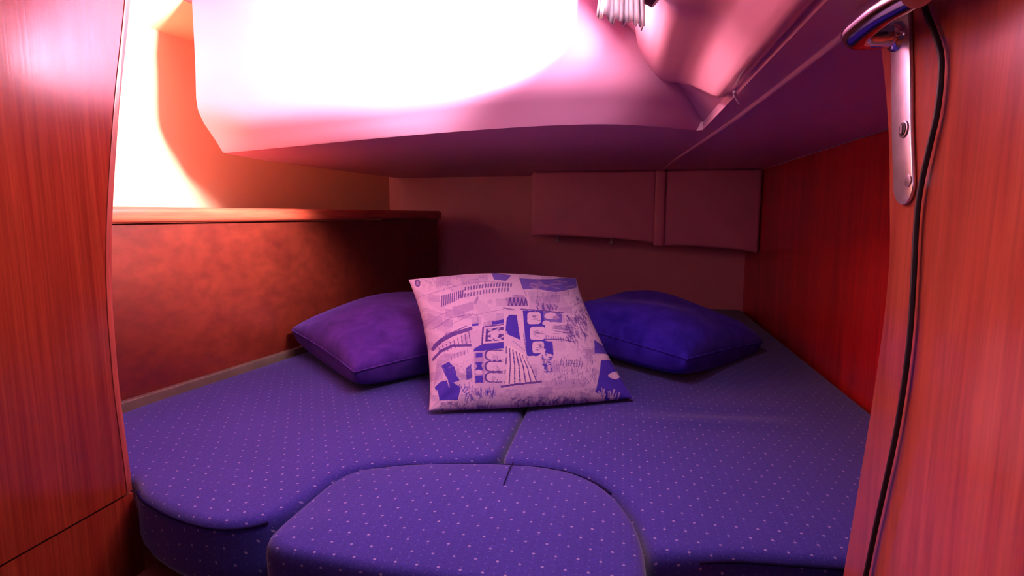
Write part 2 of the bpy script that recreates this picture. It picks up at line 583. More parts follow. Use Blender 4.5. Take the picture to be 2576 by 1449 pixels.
def cushion(name, outline, ztop, thick, parent, crown=0.006, rnd=0.018, smooth_it=6, creases=()):
    """outline counter clockwise; rolled edges, slightly crowned top with soft creases"""
    pts = resample([Vector((x, y, 0)) for x, y in outline])
    for _ in range(smooth_it):
        pts = [(pts[i - 1] + pts[i] * 2 + pts[(i + 1) % len(pts)]) / 4 for i in range(len(pts))]
    n = len(pts)
    poly = np.array([(p.x, p.y) for p in pts])
    nxt = np.roll(poly, -1, 0)

    def sdf(P):
        out = np.full(len(P), 9.0)
        for a, b_ in zip(poly, nxt):
            d = b_ - a
            t = np.clip(((P - a) @ d) / (d @ d + 1e-12), 0, 1)
            out = np.minimum(out, np.hypot(*(P - a - t[:, None] * d).T))
        return out

    def inside(P):
        r = np.zeros(len(P), bool)
        for (x0, y0), (x1, y1) in zip(poly, nxt):
            if y0 == y1: continue
            c = (P[:, 1] >= min(y0, y1)) & (P[:, 1] < max(y0, y1))
            r ^= c & (P[:, 0] < x0 + (P[:, 1] - y0) / (y1 - y0) * (x1 - x0))
        return r
    cand = []
    for d in (0.0015, 0.004, 0.0075, 0.012, rnd, rnd + 0.012):
        q = np.array([(p.x, p.y) for p in offset_loop(pts, d)])
        keep = inside(q) & (sdf(q) > d * 0.93)
        cand.append(q[keep])
    x0, y0 = poly.min(0); x1, y1 = poly.max(0)
    gx, gy = np.meshgrid(np.arange(x0, x1, 0.022), np.arange(y0, y1, 0.022))
    q = np.stack([gx.ravel(), gy.ravel()], 1)
    q = q[inside(q)]
    q = q[sdf(q) > rnd + 0.022]
    cand.append(q)
    allp = np.concatenate([poly] + cand)
    from mathutils.geometry import delaunay_2d_cdt
    edges = [(i, (i + 1) % n) for i in range(n)]
    vo, eo, fo, *_r = delaunay_2d_cdt([Vector(p) for p in allp], edges, [], 1, 1e-6)
    P = np.array([(v.x, v.y) for v in vo])
    D = sdf(P)
    e = np.clip(1 - D / rnd, 0, 1)
    Z = ztop - 1.3 * rnd * (1 - np.sqrt(1 - e ** 2)) + crown * (1 - np.exp(-np.maximum(D - rnd, 0) / 0.05))
    Z += 0.0015 * np.sin(P[:, 0] * 9 + P[:, 1] * 5) * np.clip(D / 0.1, 0, 1)
    for (ax, ay, bx, by, dep, wd) in creases:
        a = np.array([ax, ay]); d = np.array([bx - ax, by - ay])
        t = np.clip(((P - a) @ d) / (d @ d), 0, 1)
        dd = np.hypot(*(P - a - t[:, None] * d).T)
        Z += dep * np.exp(-(dd / wd) ** 2) * np.sin(np.clip(t, 0.02, 0.98) * math.pi)
    V = [(p[0], p[1], z) for p, z in zip(P, Z)]
    Fc = [tuple(f) for f in fo]
    # side wall below the rolled edge
    bnd = {}
    for f in Fc:
        for k in range(len(f)):
            bnd[(f[k], f[(k + 1) % len(f)])] = True
    loop_e = [ed for ed in bnd if (ed[1], ed[0]) not in bnd]
    prof = [(0.0, -rnd * 1.3 - 0.01), (0.0, -thick * 0.55), (0.0, -thick + 0.03), (0.010, -thick + 0.008), (0.03, -thick)]
    nrm = {}
    for a, b_ in loop_e:
        t = P[b_] - P[a]
        nn = np.array([-t[1], t[0]])
        for v in (a, b_): nrm[v] = nrm.get(v, 0) + nn
    cur = {v: v for v in nrm}
    for d, z in prof:
        new = {}
        for v in nrm:
            q = P[v] + nrm[v] / (np.linalg.norm(nrm[v]) + 1e-12) * d
            new[v] = len(V)
            V.append((q[0], q[1], ztop + z))
        for a, b_ in loop_e:
            Fc.append((cur[b_], cur[a], new[a], new[b_]))
        cur = new
    me = bpy.data.meshes.new(name)
    me.from_pydata(V, [], Fc)
    o = link(name, me, M_fabric, parent, 60)
    return o, pts


def piping(parent, pts, sel, z, r=0.0026):
    run = [p for p in pts if sel(p)]
    if len(run) < 3: return
    # order the run along the loop
    idx = [i for i, p in enumerate(pts) if sel(p)]
    n = len(pts)
    start = next((i for i in idx if not sel(pts[i - 1])), idx[0])
    run = []
    i = start
    while sel(pts[i % n]) and len(run) < n:
        run.append(Vector((pts[i % n].x, pts[i % n].y, z)))
        i += 1
    off = offset_loop(run, -0.001)
    tube('piping', run, r, M_pipe, parent, seg=6)


# left mattress
left = [(-0.838, 0.795), (-0.815, 0.774), (-0.775, 0.758), (-0.725, 0.737), (-0.644, 0.716), (-0.590, 0.717), (-0.553, 0.735), (-0.528, 0.775), (-0.518, 0.85), (-0.511, 0.902), (-0.482, 0.942), (-0.40, 0.978), (-0.30, 1.004), (-0.240, 1.020),
        (-0.2270, 1.05), (-0.2265, 2.0), (-0.2265, 2.985), (-0.915, 2.985)]
cl = [cab(1, 0.026), cab(0.7, 0.026), cab(0.4, 0.026), cab(0.19, 0.026)]
left += [(p.x, p.y) for p in cl] + [(-1.20, 0.95), (-1.15, 0.835), (-0.87, 0.825)]
L = empty('mattress', (-0.7, 1.8, 0.47))
tag(L, 'blue dotted mattress cushion filling the left half of the berth beside the cabinet', 'mattress')
o, pl = cushion('cover', left, MZ, 0.13, L)
piping(L, pl, lambda p: p.y < 0.80 and p.x < -0.545, MZ - 0.012)

right = [(0.056, 0.760), (0.110, 0.768), (0.16, 0.785), (0.36, 0.800), (RX - 0.008, 0.815), (RX - 0.008, 2.985), (-0.2245, 2.985), (-0.2245, 2.0), (-0.2240, 1.05), (-0.22, 1.019),
         (-0.14, 1.020), (-0.078, 1.011), (-0.025, 0.978), (0.015, 0.921), (0.041, 0.848), (0.052, 0.79)]
R = empty('mattress', (0.2, 1.8, 0.47))
tag(R, 'blue dotted mattress cushion filling the right half of the berth beside the red bulkhead', 'mattress')
o, pr = cushion('cover', right, MZ, 0.13, R, creases=((0.02, 1.27, 0.42, 1.33, 0.006, 0.035), (0.05, 1.33, 0.45, 1.40, -0.006, 0.03)))
piping(R, pr, lambda p: p.y < 0.83 and p.x > 0.12, MZ - 0.012)

infill = [(-0.512, 0.684), (-0.47, 0.666), (-0.30, 0.652), (-0.10, 0.652), (0.015, 0.664), (0.048, 0.70), (0.046, 0.78), (0.036, 0.84), (0.010, 0.912), (-0.03, 0.968), (-0.08, 1.000), (-0.14, 1.012), (-0.22, 1.008), (-0.30, 0.996), (-0.40, 0.970), (-0.478, 0.932), (-0.503, 0.895), (-0.509, 0.85), (-0.514, 0.73)]
I = empty('mattress', (-0.22, 0.83, 0.47))
tag(I, 'small blue dotted infill cushion with rounded back at the foot of the berth', 'mattress')
o, pi_ = cushion('cover', infill, MZ + 0.004, 0.13, I, crown=0.008, rnd=0.018, smooth_it=2)
piping(I, pi_, lambda p: p.y > 0.93 and p.x > -0.46, MZ - 0.004, 0.0025)
tube('seam', [(-0.192, 1.000, MZ + 0.0075), (-0.192, 0.97, MZ + 0.0115), (-0.190, 0.90, MZ + 0.0118)], 0.0012, M_pipe, I, seg=6)
# front board below the infill cushion
o = box('bunk_front', (-0.80, 0.69, 0.0), (0.25, 0.828, 0.466), M_base); tag(o, kind='structure')

# ------------------------------------------------------------------ pillows
def pillow_mesh(name, cA, cB, cC, cD, t_up, t_dn, n, mat, parent, pinch=0.07, pinch_v=None, floor_z=MZ + 0.009, power=0.55, power_dn=0.22, wob=0.006, seed=1, colour=None):
    """corners in order around the pillow; A=(u0,v0) B=(u1,v0) C=(u1,v1) D=(u0,v1)"""
    cA, cB, cC, cD = map(np.array, (cA, cB, cC, cD))
    nrm = np.cross((cB - cA) + (cC - cD), (cD - cA) + (cC - cB))
    nrm = nrm / np.linalg.norm(nrm)
    if nrm[2] < 0: nrm = -nrm
    u = np.linspace(-1, 1, n)
    U, Vv = np.meshgrid(u, u, indexing='ij')
    pu = U * (1 - pinch * (1 - Vv ** 2) * np.abs(U) ** 2)
    if pinch_v is None: pinch_v = pinch
    pv = Vv * (1 - pinch_v * (1 - U ** 2) * np.abs(Vv) ** 2)
    s, t = (pu + 1) / 2, (pv + 1) / 2
    base = ((1 - s) * (1 - t))[..., None] * cA + (s * (1 - t))[..., None] * cB + (s * t)[..., None] * cC + ((1 - s) * t)[..., None] * cD
    hh = np.clip((1 - U ** 2) * (1 - Vv ** 2), 0, 1) ** power
    rs = np.random.RandomState(seed)
    wv = np.zeros_like(U)
    for _ in range(7):
        a, b_, c_, d_ = rs.uniform(-5, 5, 4)
        wv += np.sin(a * U + b_ * Vv + c_) * rs.uniform(0.3, 1)
    # gathers radiating from the corners
    for su in (-1, 1):
        for sv in (-1, 1):
            rr = np.hypot(U - su, Vv - sv); an = np.arctan2(Vv - sv, U - su)
            wv += 1.3 * np.sin(an * 11 + su) * np.exp(-(rr / 0.45) ** 2) * np.clip(rr * 4, 0, 1)
    top = base + nrm * (hh * t_up + wv * wob * hh ** 0.7)[..., None]
    hb = np.clip((1 - U ** 2) * (1 - Vv ** 2), 0, 1) ** power_dn
    bot = base - nrm * (hb * t_dn)[..., None]
    top[..., 2] = np.maximum(top[..., 2], floor_z)
    bot[..., 2] = np.maximum(bot[..., 2], floor_z)
    V = np.concatenate([top.reshape(-1, 3), bot.reshape(-1, 3)])
    idx = np.arange(n * n).reshape(n, n)
    q = np.stack([idx[:-1, :-1], idx[1:, :-1], idx[1:, 1:], idx[:-1, 1:]], -1).reshape(-1, 4)
    ring = np.zeros((n, n), bool); ring[0] = ring[-1] = True; ring[:, 0] = ring[:, -1] = True
    bi = np.where(ring, idx, idx + n * n)
    qb = np.stack([bi[:-1, :-1], bi[:-1, 1:], bi[1:, 1:], bi[1:, :-1]], -1).reshape(-1, 4)
    if np.dot(np.cross(cB - cA, cD - cA), nrm) < 0:
        q = q[:, ::-1]; qb = qb[:, ::-1]
    faces = np.concatenate([q, qb])
    used = np.zeros(len(V), bool); used[faces.ravel()] = True
    remap = np.cumsum(used) - 1
    me = bpy.data.meshes.new(name)
    me.from_pydata(V[used].tolist(), [], remap[faces].tolist())
    if colour is not None:
        ct = colour(s if False else (U + 1) / 2, (Vv + 1) / 2)
        cbk = np.ones((n * n, 4)) * np.array([0.62, 0.40, 0.56, 1])
        cols = np.concatenate([ct.reshape(-1, 4), cbk])[used]
        a = me.color_attributes.new('print', 'FLOAT_COLOR', 'POINT')
        a.data.foreach_set('color', cols.astype(np.float32).ravel())
    o = link(name, me, mat, parent, 180)
    rim = [Vector(base[i, 0]) for i in range(n)] + [Vector(base[-1, j]) for j in range(1, n)] + [Vector(base[i, -1]) for i in range(n - 2, -1, -1)] + [Vector(base[0, j]) for j in range(n - 2, 0, -1)]
    for p in rim: p.z = max(p.z, floor_z)
    return o, rim


pil = empty('velvet_pillow', (-0.72, 1.72, MZ))
tag(pil, 'violet velvet pillow lying against the mahogany cabinet, left of printed pillow', 'pillow', 'velvet pillows on the berth')
bA, bB, bC, bD = (-0.667, 1.296, 0.676), (-0.350, 1.735, 0.690), (-0.735, 2.10, 0.765), (-1.100, 1.690, 0.690)
o, rim = pillow_mesh('cover', bA, bB, bC, bD, 0.095, 0.10, 60, M_velvet_l, pil, seed=3, pinch=0.03, power=0.42)
tube('seam', rim[::2], 0.0022, M_velvet_l, pil, seg=5, closed=True)

pil = empty('velvet_pillow', (0.1, 1.92, MZ))
tag(pil, 'royal blue velvet pillow lying right of printed pillow near the red bulkhead', 'pillow', 'velvet pillows on the berth')
bA, bB, bC, bD = (0.187, 1.540, 0.690), (0.490, 1.995, 0.648), (0.050, 2.30, 0.728), (-0.240, 1.860, 0.728)
o, rim = pillow_mesh('cover', bA, bB, bC, bD, 0.100, 0.10, 60, M_velvet_r, pil, seed=8, pinch=0.03, power=0.42)
tube('seam', rim[::2], 0.0022, M_velvet_r, pil, seg=5, closed=True)

# ---- print of the collage pillow, drawn in the pillow's own u,v (given through the four seams' corners)
# smooth warp from pillow u,v to drawing units (keeps the print undistorted over the puffed face)
WT = [(0, 0), (0, 1), (0, 2), (0, 3), (0, 4), (1, 0), (1, 1), (1, 2), (1, 3), (1, 4), (2, 0), (2, 1), (2, 2), (2, 3), (2, 4), (3, 0), (3, 1), (3, 2), (3, 3), (4, 0), (4, 1), (4, 2)]
WX = [1297.04, -53.34, 4.4, 1.36, -6.3, 241.89, -25.16, -2.8, 1.29, -3.29, -8.74, 3.56, -2.91, -1.04, 4.92, -28.68, 3.89, 26.66, -3.2, -4.27, 0.77, 2.98]
WY = [791.28, -156.19, 26.49, -4.6, 37.44, -5.78, 7.18, -2.28, 0.32, -0.54, 9.58, -0.13, 15.55, 2.98, -28.8, -0.72, -0.67, 0.53, 0.5, 37.44, 0.24, -28.97]


def collage(S, T):
    U_, V_ = 2 * S - 1, 2 * T - 1
    PX = sum(c * U_ ** a * V_ ** b_ for c, (a, b_) in zip(WX, WT))
    PY = sum(c * U_ ** a * V_ ** b_ for c, (a, b_) in zip(WY, WT))
    ZX, ZY = (PX - 980) / 0.276, (PY - 660) / 0.276      # drawing units
    light = np.array([0.52, 0.36, 0.53]); mid = np.array([0.29, 0.17, 0.37]); blue = np.array([0.045, 0.020, 0.33]); ink = np.array([0.075, 0.025, 0.22])
    img = np.ones(S.shape + (3,)) * light
    rs = np.random.RandomState(12)
    nz = np.zeros(S.shape)
    for _ in range(26):
        a, b_, c_ = rs.uniform(-0.02, 0.02), rs.uniform(-0.02, 0.02), rs.uniform(0, 6)
        nz += np.sin(a * ZX + b_ * ZY + c_)
    nz = nz / 6

    def put(mask, col, al=1.0):
        img[mask] = img[mask] * (1 - al) + np.array(col) * al

    def poly(pts, col, al=1.0):
        x = [p[0] for p in pts]; y = [p[1] for p in pts]
        bb = (ZX >= min(x)) & (ZX <= max(x)) & (ZY >= min(y)) & (ZY <= max(y))
        inside = np.zeros(S.shape, bool)
        n = len(pts)
        for i in range(n):
            x0, y0 = pts[i]; x1, y1 = pts[(i + 1) % n]
            if y0 == y1: continue
            c = ((ZY >= min(y0, y1)) & (ZY < max(y0, y1)))
            xi = x0 + (ZY - y0) / (y1 - y0) * (x1 - x0)
            inside ^= c & (ZX < xi)
        put(bb & inside, col, al)

    def line(pts, wd, col=ink, al=1.0):
        for (x0, y0), (x1, y1) in zip(pts[:-1], pts[1:]):
            bb = (ZX >= min(x0, x1) - wd) & (ZX <= max(x0, x1) + wd) & (ZY >= min(y0, y1) - wd) & (ZY <= max(y0, y1) + wd)
            if not bb.any(): continue
            dx, dy = x1 - x0, y1 - y0
            L2 = dx * dx + dy * dy + 1e-9
            t = np.clip(((ZX - x0) * dx + (ZY - y0) * dy) / L2, 0, 1)
            d = np.hypot(ZX - x0 - t * dx, ZY - y0 - t * dy)
            put(bb & (d < wd / 2), col, al)

    def ell(cx, cy, rx, ry, col, al=1.0):
        put(((ZX - cx) / rx) ** 2 + ((ZY - cy) / ry) ** 2 < 1, col, al)

    def rrect(x0, y0, x1, y1, r, col, al=1.0):
        qx = np.maximum(np.abs(ZX - (x0 + x1) / 2) - (x1 - x0) / 2 + r, 0); qy = np.maximum(np.abs(ZY - (y0 + y1) / 2) - (y1 - y0) / 2 + r, 0)
        put(np.hypot(qx, qy) < r, col, al)
    put(nz > 0.5, mid, 0.35)
    put(nz < -0.75, mid, 0.25)

    def patchwork():
        # torn newsprint tiles behind everything
        for _ in range(150):
            cx, cy = rs.uniform(180, 2150), rs.uniform(110, 1340)
            w_, h_ = rs.uniform(40, 130), rs.uniform(25, 80)
            sk = rs.uniform(-12, 12)
            poly([(cx, cy), (cx + w_, cy + sk * 0.4), (cx + w_ + sk, cy + h_), (cx + sk, cy + h_)], mid if rs.rand() < 0.75 else light, rs.uniform(0.2, 0.62))
            if rs.rand() < 0.55:
                line([(cx, cy), (cx + w_, cy + sk * 0.4), (cx + w_ + sk, cy + h_)], rs.uniform(3, 6), ink, rs.uniform(0.2, 0.5))
    patchwork()

    def scrib(x0, y0, x1, y1, n, ln=(14, 34), wd=(4, 8), ang=(60, 120), al=(0.3, 0.8), col=ink, shear=0.0):
        for _ in range(n):
            x, y = rs.uniform(x0, x1), rs.uniform(y0, y1)
            a = math.radians(rs.uniform(*ang)); l = rs.uniform(*ln)
            y += shear * (x - x0)
            line([(x, y), (x + l * math.cos(a), y + l * math.sin(a))], rs.uniform(*wd), col, rs.uniform(*al))
    # pale masonry blocks top left
    scrib(300, 170, 940, 260, 60, (20, 50), (4, 9), (70, 110), (0.12, 0.35), mid)
    poly([(420, 150), (520, 140), (500, 210), (430, 225)], mid, 0.5)
    poly([(640, 130), (900, 130), (900, 185), (660, 195)], mid, 0.4)
    poly([(570, 400), (760, 350), (770, 420), (590, 480)], mid, 0.7)
    poly([(340, 430), (560, 470), (540, 560), (360, 640)], mid, 0.35)
    line([(250, 330), (420, 270), (640, 200), (860, 180), (1060, 190)], 9, mid, 0.6)
    line([(330, 590), (470, 480), (560, 430)], 9, mid, 0.8)
    line([(400, 620), (560, 500), (760, 460), (800, 480), (810, 560)], 7, ink, 0.5)
    line([(560, 560), (720, 480), (1040, 420)], 6, mid, 0.8)
    # two rows of arcade windows
    for i in range(11):
        x = 475 + i * 19
        line([(x, 400 - i * 9), (x + 4, 300 - i * 5)], 10, ink, 0.9)
    for i in range(17):
        x = 690 + i * 26
        y = 240 - 32 * math.sin(i / 16 * 1.5)
        line([(x, y + 6), (x + 3, y - 14)], 15, ink, 0.85)
        line([(x - 60 + i * 2, y + 75 - i * 1.5), (x - 57 + i * 2, y + 50 - i * 1.5)], 13, ink, 0.8)
    line([(780, 360), (800, 320)], 24, ink, 0.5)
    # blue sky patches at the top
    poly([(930, 118), (1110, 130), (1060, 175), (950, 165)], blue, 0.85)
    poly([(1185, 148), (1700, 150), (1705, 235), (1520, 262), (1330, 225), (1215, 240)], blue, 0.85)
    scrib(1280, 160, 1640, 225, 22, (30, 80), (8, 14), (-10, 25), (0.4, 0.8), mid)
    line([(1150, 130), (1210, 240), (1270, 380)], 16, light, 1)
    line([(1180, 140), (1250, 300)], 5, ink, 0.5)
    # arcade of arches
    poly([(1055, 320), (1230, 300), (1262, 350), (1250, 392), (1075, 392)], mid, 0.9)
    for i in range(5):
        x = 1085 + i * 36
        line([(x, 385), (x + 14, 320), (x + 28, 385)], 12, ink, 0.9)
    # grey printed column on the right
    poly([(1265, 250), (1560, 260), (1650, 430), (1280, 420)], mid, 0.35)
    scrib(1290, 262, 1540, 345, 60, (20, 44), (4, 7), (80, 110), (0.15, 0.4))
    scrib(1340, 360, 1560, 415, 24, (16, 34), (8, 14), (60, 110), (0.5, 0.9))
    line([(1040, 408), (1140, 428)], 14, ink, 0.7)
    line([(1200, 420), (1400, 432), (1580, 460)], 13, ink, 0.9)
    # dark strokes, right shoulder
    scrib(1600, 480, 1790, 700, 70, (30, 60), (7, 13), (40, 75), (0.3, 0.7))
    scrib(1480, 560, 1660, 640, 40, (40, 90), (4, 7), (0, 14), (0.3, 0.6))
    for i in range(11):
        line([(1430 + i * 22, 650 + i * 4), (1436 + i * 22, 690 + i * 3)], 6, ink, 0.8)
    line([(1420, 690), (1560, 690), (1690, 720)], 8, ink, 0.9)
    # tall blue mast with light boxes
    poly([(1212, 430), (1400, 438), (1420, 575), (1425, 700), (1490, 718), (1500, 830), (1400, 800), (1355, 838), (1252, 835), (1230, 600)], blue)
    poly([(1400, 440), (1575, 468), (1570, 545), (1410, 530)], blue, 0.75)
    for x0, y0, x1, y1 in ((1258, 446, 1382, 552), (1284, 576, 1420, 692), (1306, 706, 1412, 812)):
        rrect(x0, y0, x1, y1, 26, light)
        scrib(x0 + 28, y0 + 26, x1 - 30, y1 - 30, 16, (12, 30), (5, 8), (0, 20), (0.3, 0.6))
    ell(1470, 482, 56, 30, light); ell(1430, 545, 34, 22, light); ell(1520, 500, 30, 18, mid)
    poly([(1415, 712), (1480, 706), (1500, 812), (1450, 822), (1420, 790)], blue)
    line([(1310, 850), (1400, 840), (1420, 780)], 16, light)
    line([(1400, 860), (1440, 980)], 22, ink, 0.6)
    scrib(1385, 800, 1480, 990, 22, (14, 30), (10, 16), (-10, 100), (0.6, 0.9), blue)
    # sail and light spar
    poly([(1045, 430), (1215, 430), (1255, 830), (1050, 740)], light)
    poly([(1092, 468), (1160, 470), (1196, 690), (1056, 632), (1068, 500)], blue)
    line([(1130, 700), (1240, 790)], 6, ink, 0.7)
    line([(1225, 640), (1252, 800)], 10, ink, 0.7)
    # fluted column
    poly([(1056, 745), (1110, 745), (1250, 835), (1345, 1085), (1140, 1110), (1030, 1120), (1040, 950)], np.array([0.60, 0.42, 0.52]))
    for i in range(7):
        a = i / 6
        line([(1066 + a * 180, 752 + a * 92), (1064 + a * 235, 900 + a * 60), (1040 + a * 300, 1110 - a * 25)], 11, ink, 0.95)
        line([(1080 + a * 170, 765 + a * 90), (1079 + a * 230, 900 + a * 60), (1056 + a * 290, 1100 - a * 25)], 8, light, 0.8)
    poly([(1340, 850), (1390, 840), (1400, 1000), (1350, 1080)], light, 0.6)
    line([(1020, 1135), (1150, 1112), (1380, 1088)], 20, ink, 0.95)
    # framed picture
    line([(760, 560), (800, 555)], 22, blue)
    poly([(935, 525), (1042, 508), (1042, 545), (935, 556)], blue)
    poly([(846, 572), (1042, 548), (1042, 722), (836, 744)], ink)
    poly([(862, 580), (1042, 560), (1042, 708), (852, 726)], light)
    poly([(880, 594), (1042, 574), (1042, 692), (872, 708)], ink)
    scrib(890, 600, 1030, 690, 26, (30, 60), (10, 16), (-30, 30), (0.6, 0.9), light)
    ell(960, 645, 36, 30, light, 0.9)
    poly([(770, 775), (835, 738), (1042, 716), (1042, 764), (860, 790), (766, 804)], blue)
    # colonnade
    poly([(760, 810), (860, 795), (870, 1100), (770, 1105)], mid, 0.8)
    for pts in ([(786, 820), (848, 812), (846, 852), (788, 858)], [(782, 905), (850, 892), (838, 930), (852, 968), (780, 975), (800, 940)], [(782, 1030), (850, 1022), (852, 1096), (784, 1100)]):
        poly(pts, blue)
    ell(815, 992, 30, 22, light)
    line([(765, 800), (770, 1110)], 10, light)
    for y in (832, 938, 1045):
        rrect(866, y - 54, 1060, y + 50, 48, ink)
        rrect(882, y - 44, 1070, y + 40, 42, light)
        scrib(940, y - 20, 1010, y + 20, 9, (16, 36), (4, 7), (60, 120), (0.3, 0.6))
    line([(1046, 430), (1050, 745), (1034, 1120)], 10, light)
    # arched gallery bands on the left
    for off, wd in ((0, 34), (95, 24)):
        line([(395, 800 + off), (470, 720 + off), (580, 650 + off * 1.1), (740, 592 + off * 1.6)], wd, ink, 0.95)
    line([(400, 765), (520, 660), (700, 570)], 10, ink, 0.8)
    for i in range(9):
        x = 450 + i * 34
        line([(x, 790 - i * 21), (x + 14, 830 - i * 14)], 9, ink, 0.85)
    poly([(430, 900), (470, 850), (560, 830), (700, 790), (690, 830), (560, 880), (440, 960)], mid, 0.5)
    for i in range(6):
        line([(560 + i * 30, 850 - i * 14), (566 + i * 30, 886 - i * 14)], 8, ink, 0.6)
    # blue figure, lower left
    poly([(400, 1160), (500, 950), (430, 930), (420, 1000)], mid, 0.7)
    poly([(468, 952), (540, 905), (596, 955), (612, 1040), (640, 1078), (570, 1110), (508, 1050)], blue)
    poly([(410, 1150), (470, 1092), (540, 1075), (640, 1140), (655, 1170), (625, 1270), (450, 1268)], blue)
    line([(470, 965), (520, 1060), (545, 1150)], 9, light, 0.8)
    line([(425, 1095), (520, 1060)], 10, light, 0.8)
    poly([(700, 960), (745, 920), (752, 1050), (700, 1070)], blue, 0.9)
    ell(660, 960, 34, 52, light); ell(690, 1110, 62, 40, light)
    scrib(630, 1090, 760, 1260, 34, (20, 44), (7, 12), (20, 160), (0.4, 0.8), blue)
    line([(430, 1180), (450, 1275), (625, 1275), (655, 1160)], 12, light)
    poly([(360, 1280), (470, 1270), (460, 1345), (365, 1345)], light)
    scrib(780, 1140, 960, 1220, 50, (20, 44), (5, 9), (70, 110), (0.4, 0.8), blue)
    scrib(470, 1280, 1000, 1340, 60, (20, 50), (6, 12), (10, 170), (0.3, 0.6))
    # newsprint, lower right
    for r in range(8):
        y = 880 + r * 30
        x = 1430 + r * 6
        while x < 1880:
            l = rs.uniform(10, 34)
            if rs.rand() < 0.8: line([(x, y), (x + l * 0.2, y + 20)], rs.uniform(5, 9), ink, rs.uniform(0.2, 0.65))
            x += l * 0.8 + 6
    for i in range(9):
        line([(1570 + i * 24, 870 + i * 3), (1560 + i * 24, 930 + i * 2)], 7, ink, 0.8)
    scrib(1000, 1150, 1860, 1240, 120, (24, 60), (6, 14), (0, 180), (0.15, 0.45), mid)
    scrib(1100, 1230, 1800, 1310, 110, (20, 50), (6, 14), (0, 180), (0.3, 0.7))
    poly([(1430, 1080), (1800, 1060), (1780, 1150), (1400, 1170)], mid, 0.45)
    # blue right corner
    poly([(1862, 715), (1960, 790), (1990, 850), (1870, 825)], blue, 0.95)
    poly([(1850, 835), (1930, 850), (1920, 1000), (1860, 940)], light)
    poly([(1928, 890), (2010, 900), (2120, 1080), (2230, 1260), (2050, 1290), (1874, 1190), (1905, 1050)], blue)
    ell(2050, 1035, 60, 32, light)
    scrib(1890, 1150, 2100, 1250, 26, (40, 80), (8, 14), (75, 110), (0.4, 0.9), light)
    scrib(1690, 300, 1850, 560, 60, (16, 40), (6, 11), (30, 150), (0.2, 0.5))
    # round motif in the corner
    ell(255, 195, 26, 34, ink, 0.9); ell(255, 195, 12, 17, mid)
    scrib(300, 120, 900, 240, 70, (8, 26), (4, 8), (0, 180), (0.15, 0.45), ink)
    scrib(300, 420, 1040, 600, 110, (10, 34), (3, 7), (0, 180), (0.15, 0.4), mid)
    scrib(1480, 820, 1880, 1120, 170, (8, 24), (4, 8), (60, 120), (0.15, 0.5), ink)
    scrib(420, 880, 760, 1000, 60, (10, 30), (4, 8), (0, 180), (0.2, 0.5), mid)
    scrib(1640, 260, 1900, 800, 120, (10, 36), (4, 9), (30, 150), (0.12, 0.4), ink)
    # fine newsprint grain everywhere
    g = rs.rand(*S.shape)
    img *= (1 - 0.16 * g)[..., None]
    return np.concatenate([np.clip(img, 0, 1), np.ones(S.shape + (1,))], -1)


pil = empty('printed_pillow', (-0.28, 1.47, MZ))
tag(pil, 'square white pillow with blue newspaper collage print leaning on the two velvet pillows', 'pillow')
BL, BR, TR, TL = (-0.437, 1.212, 0.618), (0.042, 1.400, 0.618), (-0.132, 1.722, 0.884), (-0.612, 1.545, 0.890)
o, rim = pillow_mesh('cover', BL, BR, TR, TL, 0.085, 0.045, 420, M_print, pil, pinch=0.085, pinch_v=-0.02, wob=0.004, seed=5, colour=collage, power=0.5, power_dn=0.5)

# ------------------------------------------------------------------ flared moulded cover, port and curtain
def cover_panel():
    ny, ns = 60, 40
    y0, y1, s0, s1 = 0.30, 1.335, 0.006, 0.255
    prof_s = [0, 0.02, 0.05, 0.10, 0.20, 0.30, 0.36, 0.42, 0.50, 0.57, 0.63, 0.72, 0.85, 1.0]
    prof_h = [-0.016, 0.004, 0.010, 0.009, 0.001, -0.007, -0.009, -0.007, 0.002, 0.009, 0.011, 0.009, 0.001, -0.012]
    V, Fc = [], []
    rad = 0.115
    for i in range(ny + 1):
        ty = i / ny
        for j in range(ns + 1):
            ts = j / ns
            s = s0 + (s1 - s0) * ts
            far = float(np.interp(s, [0, 0.05, 0.10, 0.135, 0.165, 0.19, 0.21, 0.23, 0.245, 0.26], [1.09, 1.20, 1.31, 1.365, 1.385, 1.375, 1.34, 1.27, 1.18, 1.05]))
            y = y0 + (far - y0) * ty
            h = np.interp(ts, prof_s, prof_h)
            fall = min(1.0, (far - y) / 0.035)
            h = -0.016 + (h + 0.016) * (math.sin(fall * math.pi / 2) ** 0.6 if fall > 0 else 0)
            V.append(slope(s, y, h))
    for i in range(ny):
        for j in range(ns):
            a = i * (ns + 1) + j
            Fc.append((a, a + 1, a + ns + 2, a + ns + 1))
    root = mesh_from('moulded_panel', V, Fc, M_cover, flare, 70)
    root['label'] = 'glossy pinkish white moulded panel with rounded end below the port'
    rim = [V[i * (ns + 1)] for i in range(0, ny + 1)] + [V[ny * (ns + 1) + j] for j in range(1, ns + 1)]
    tube('rim_bead', rim, 0.0025, M_cover, root, seg=6)


cover_panel()

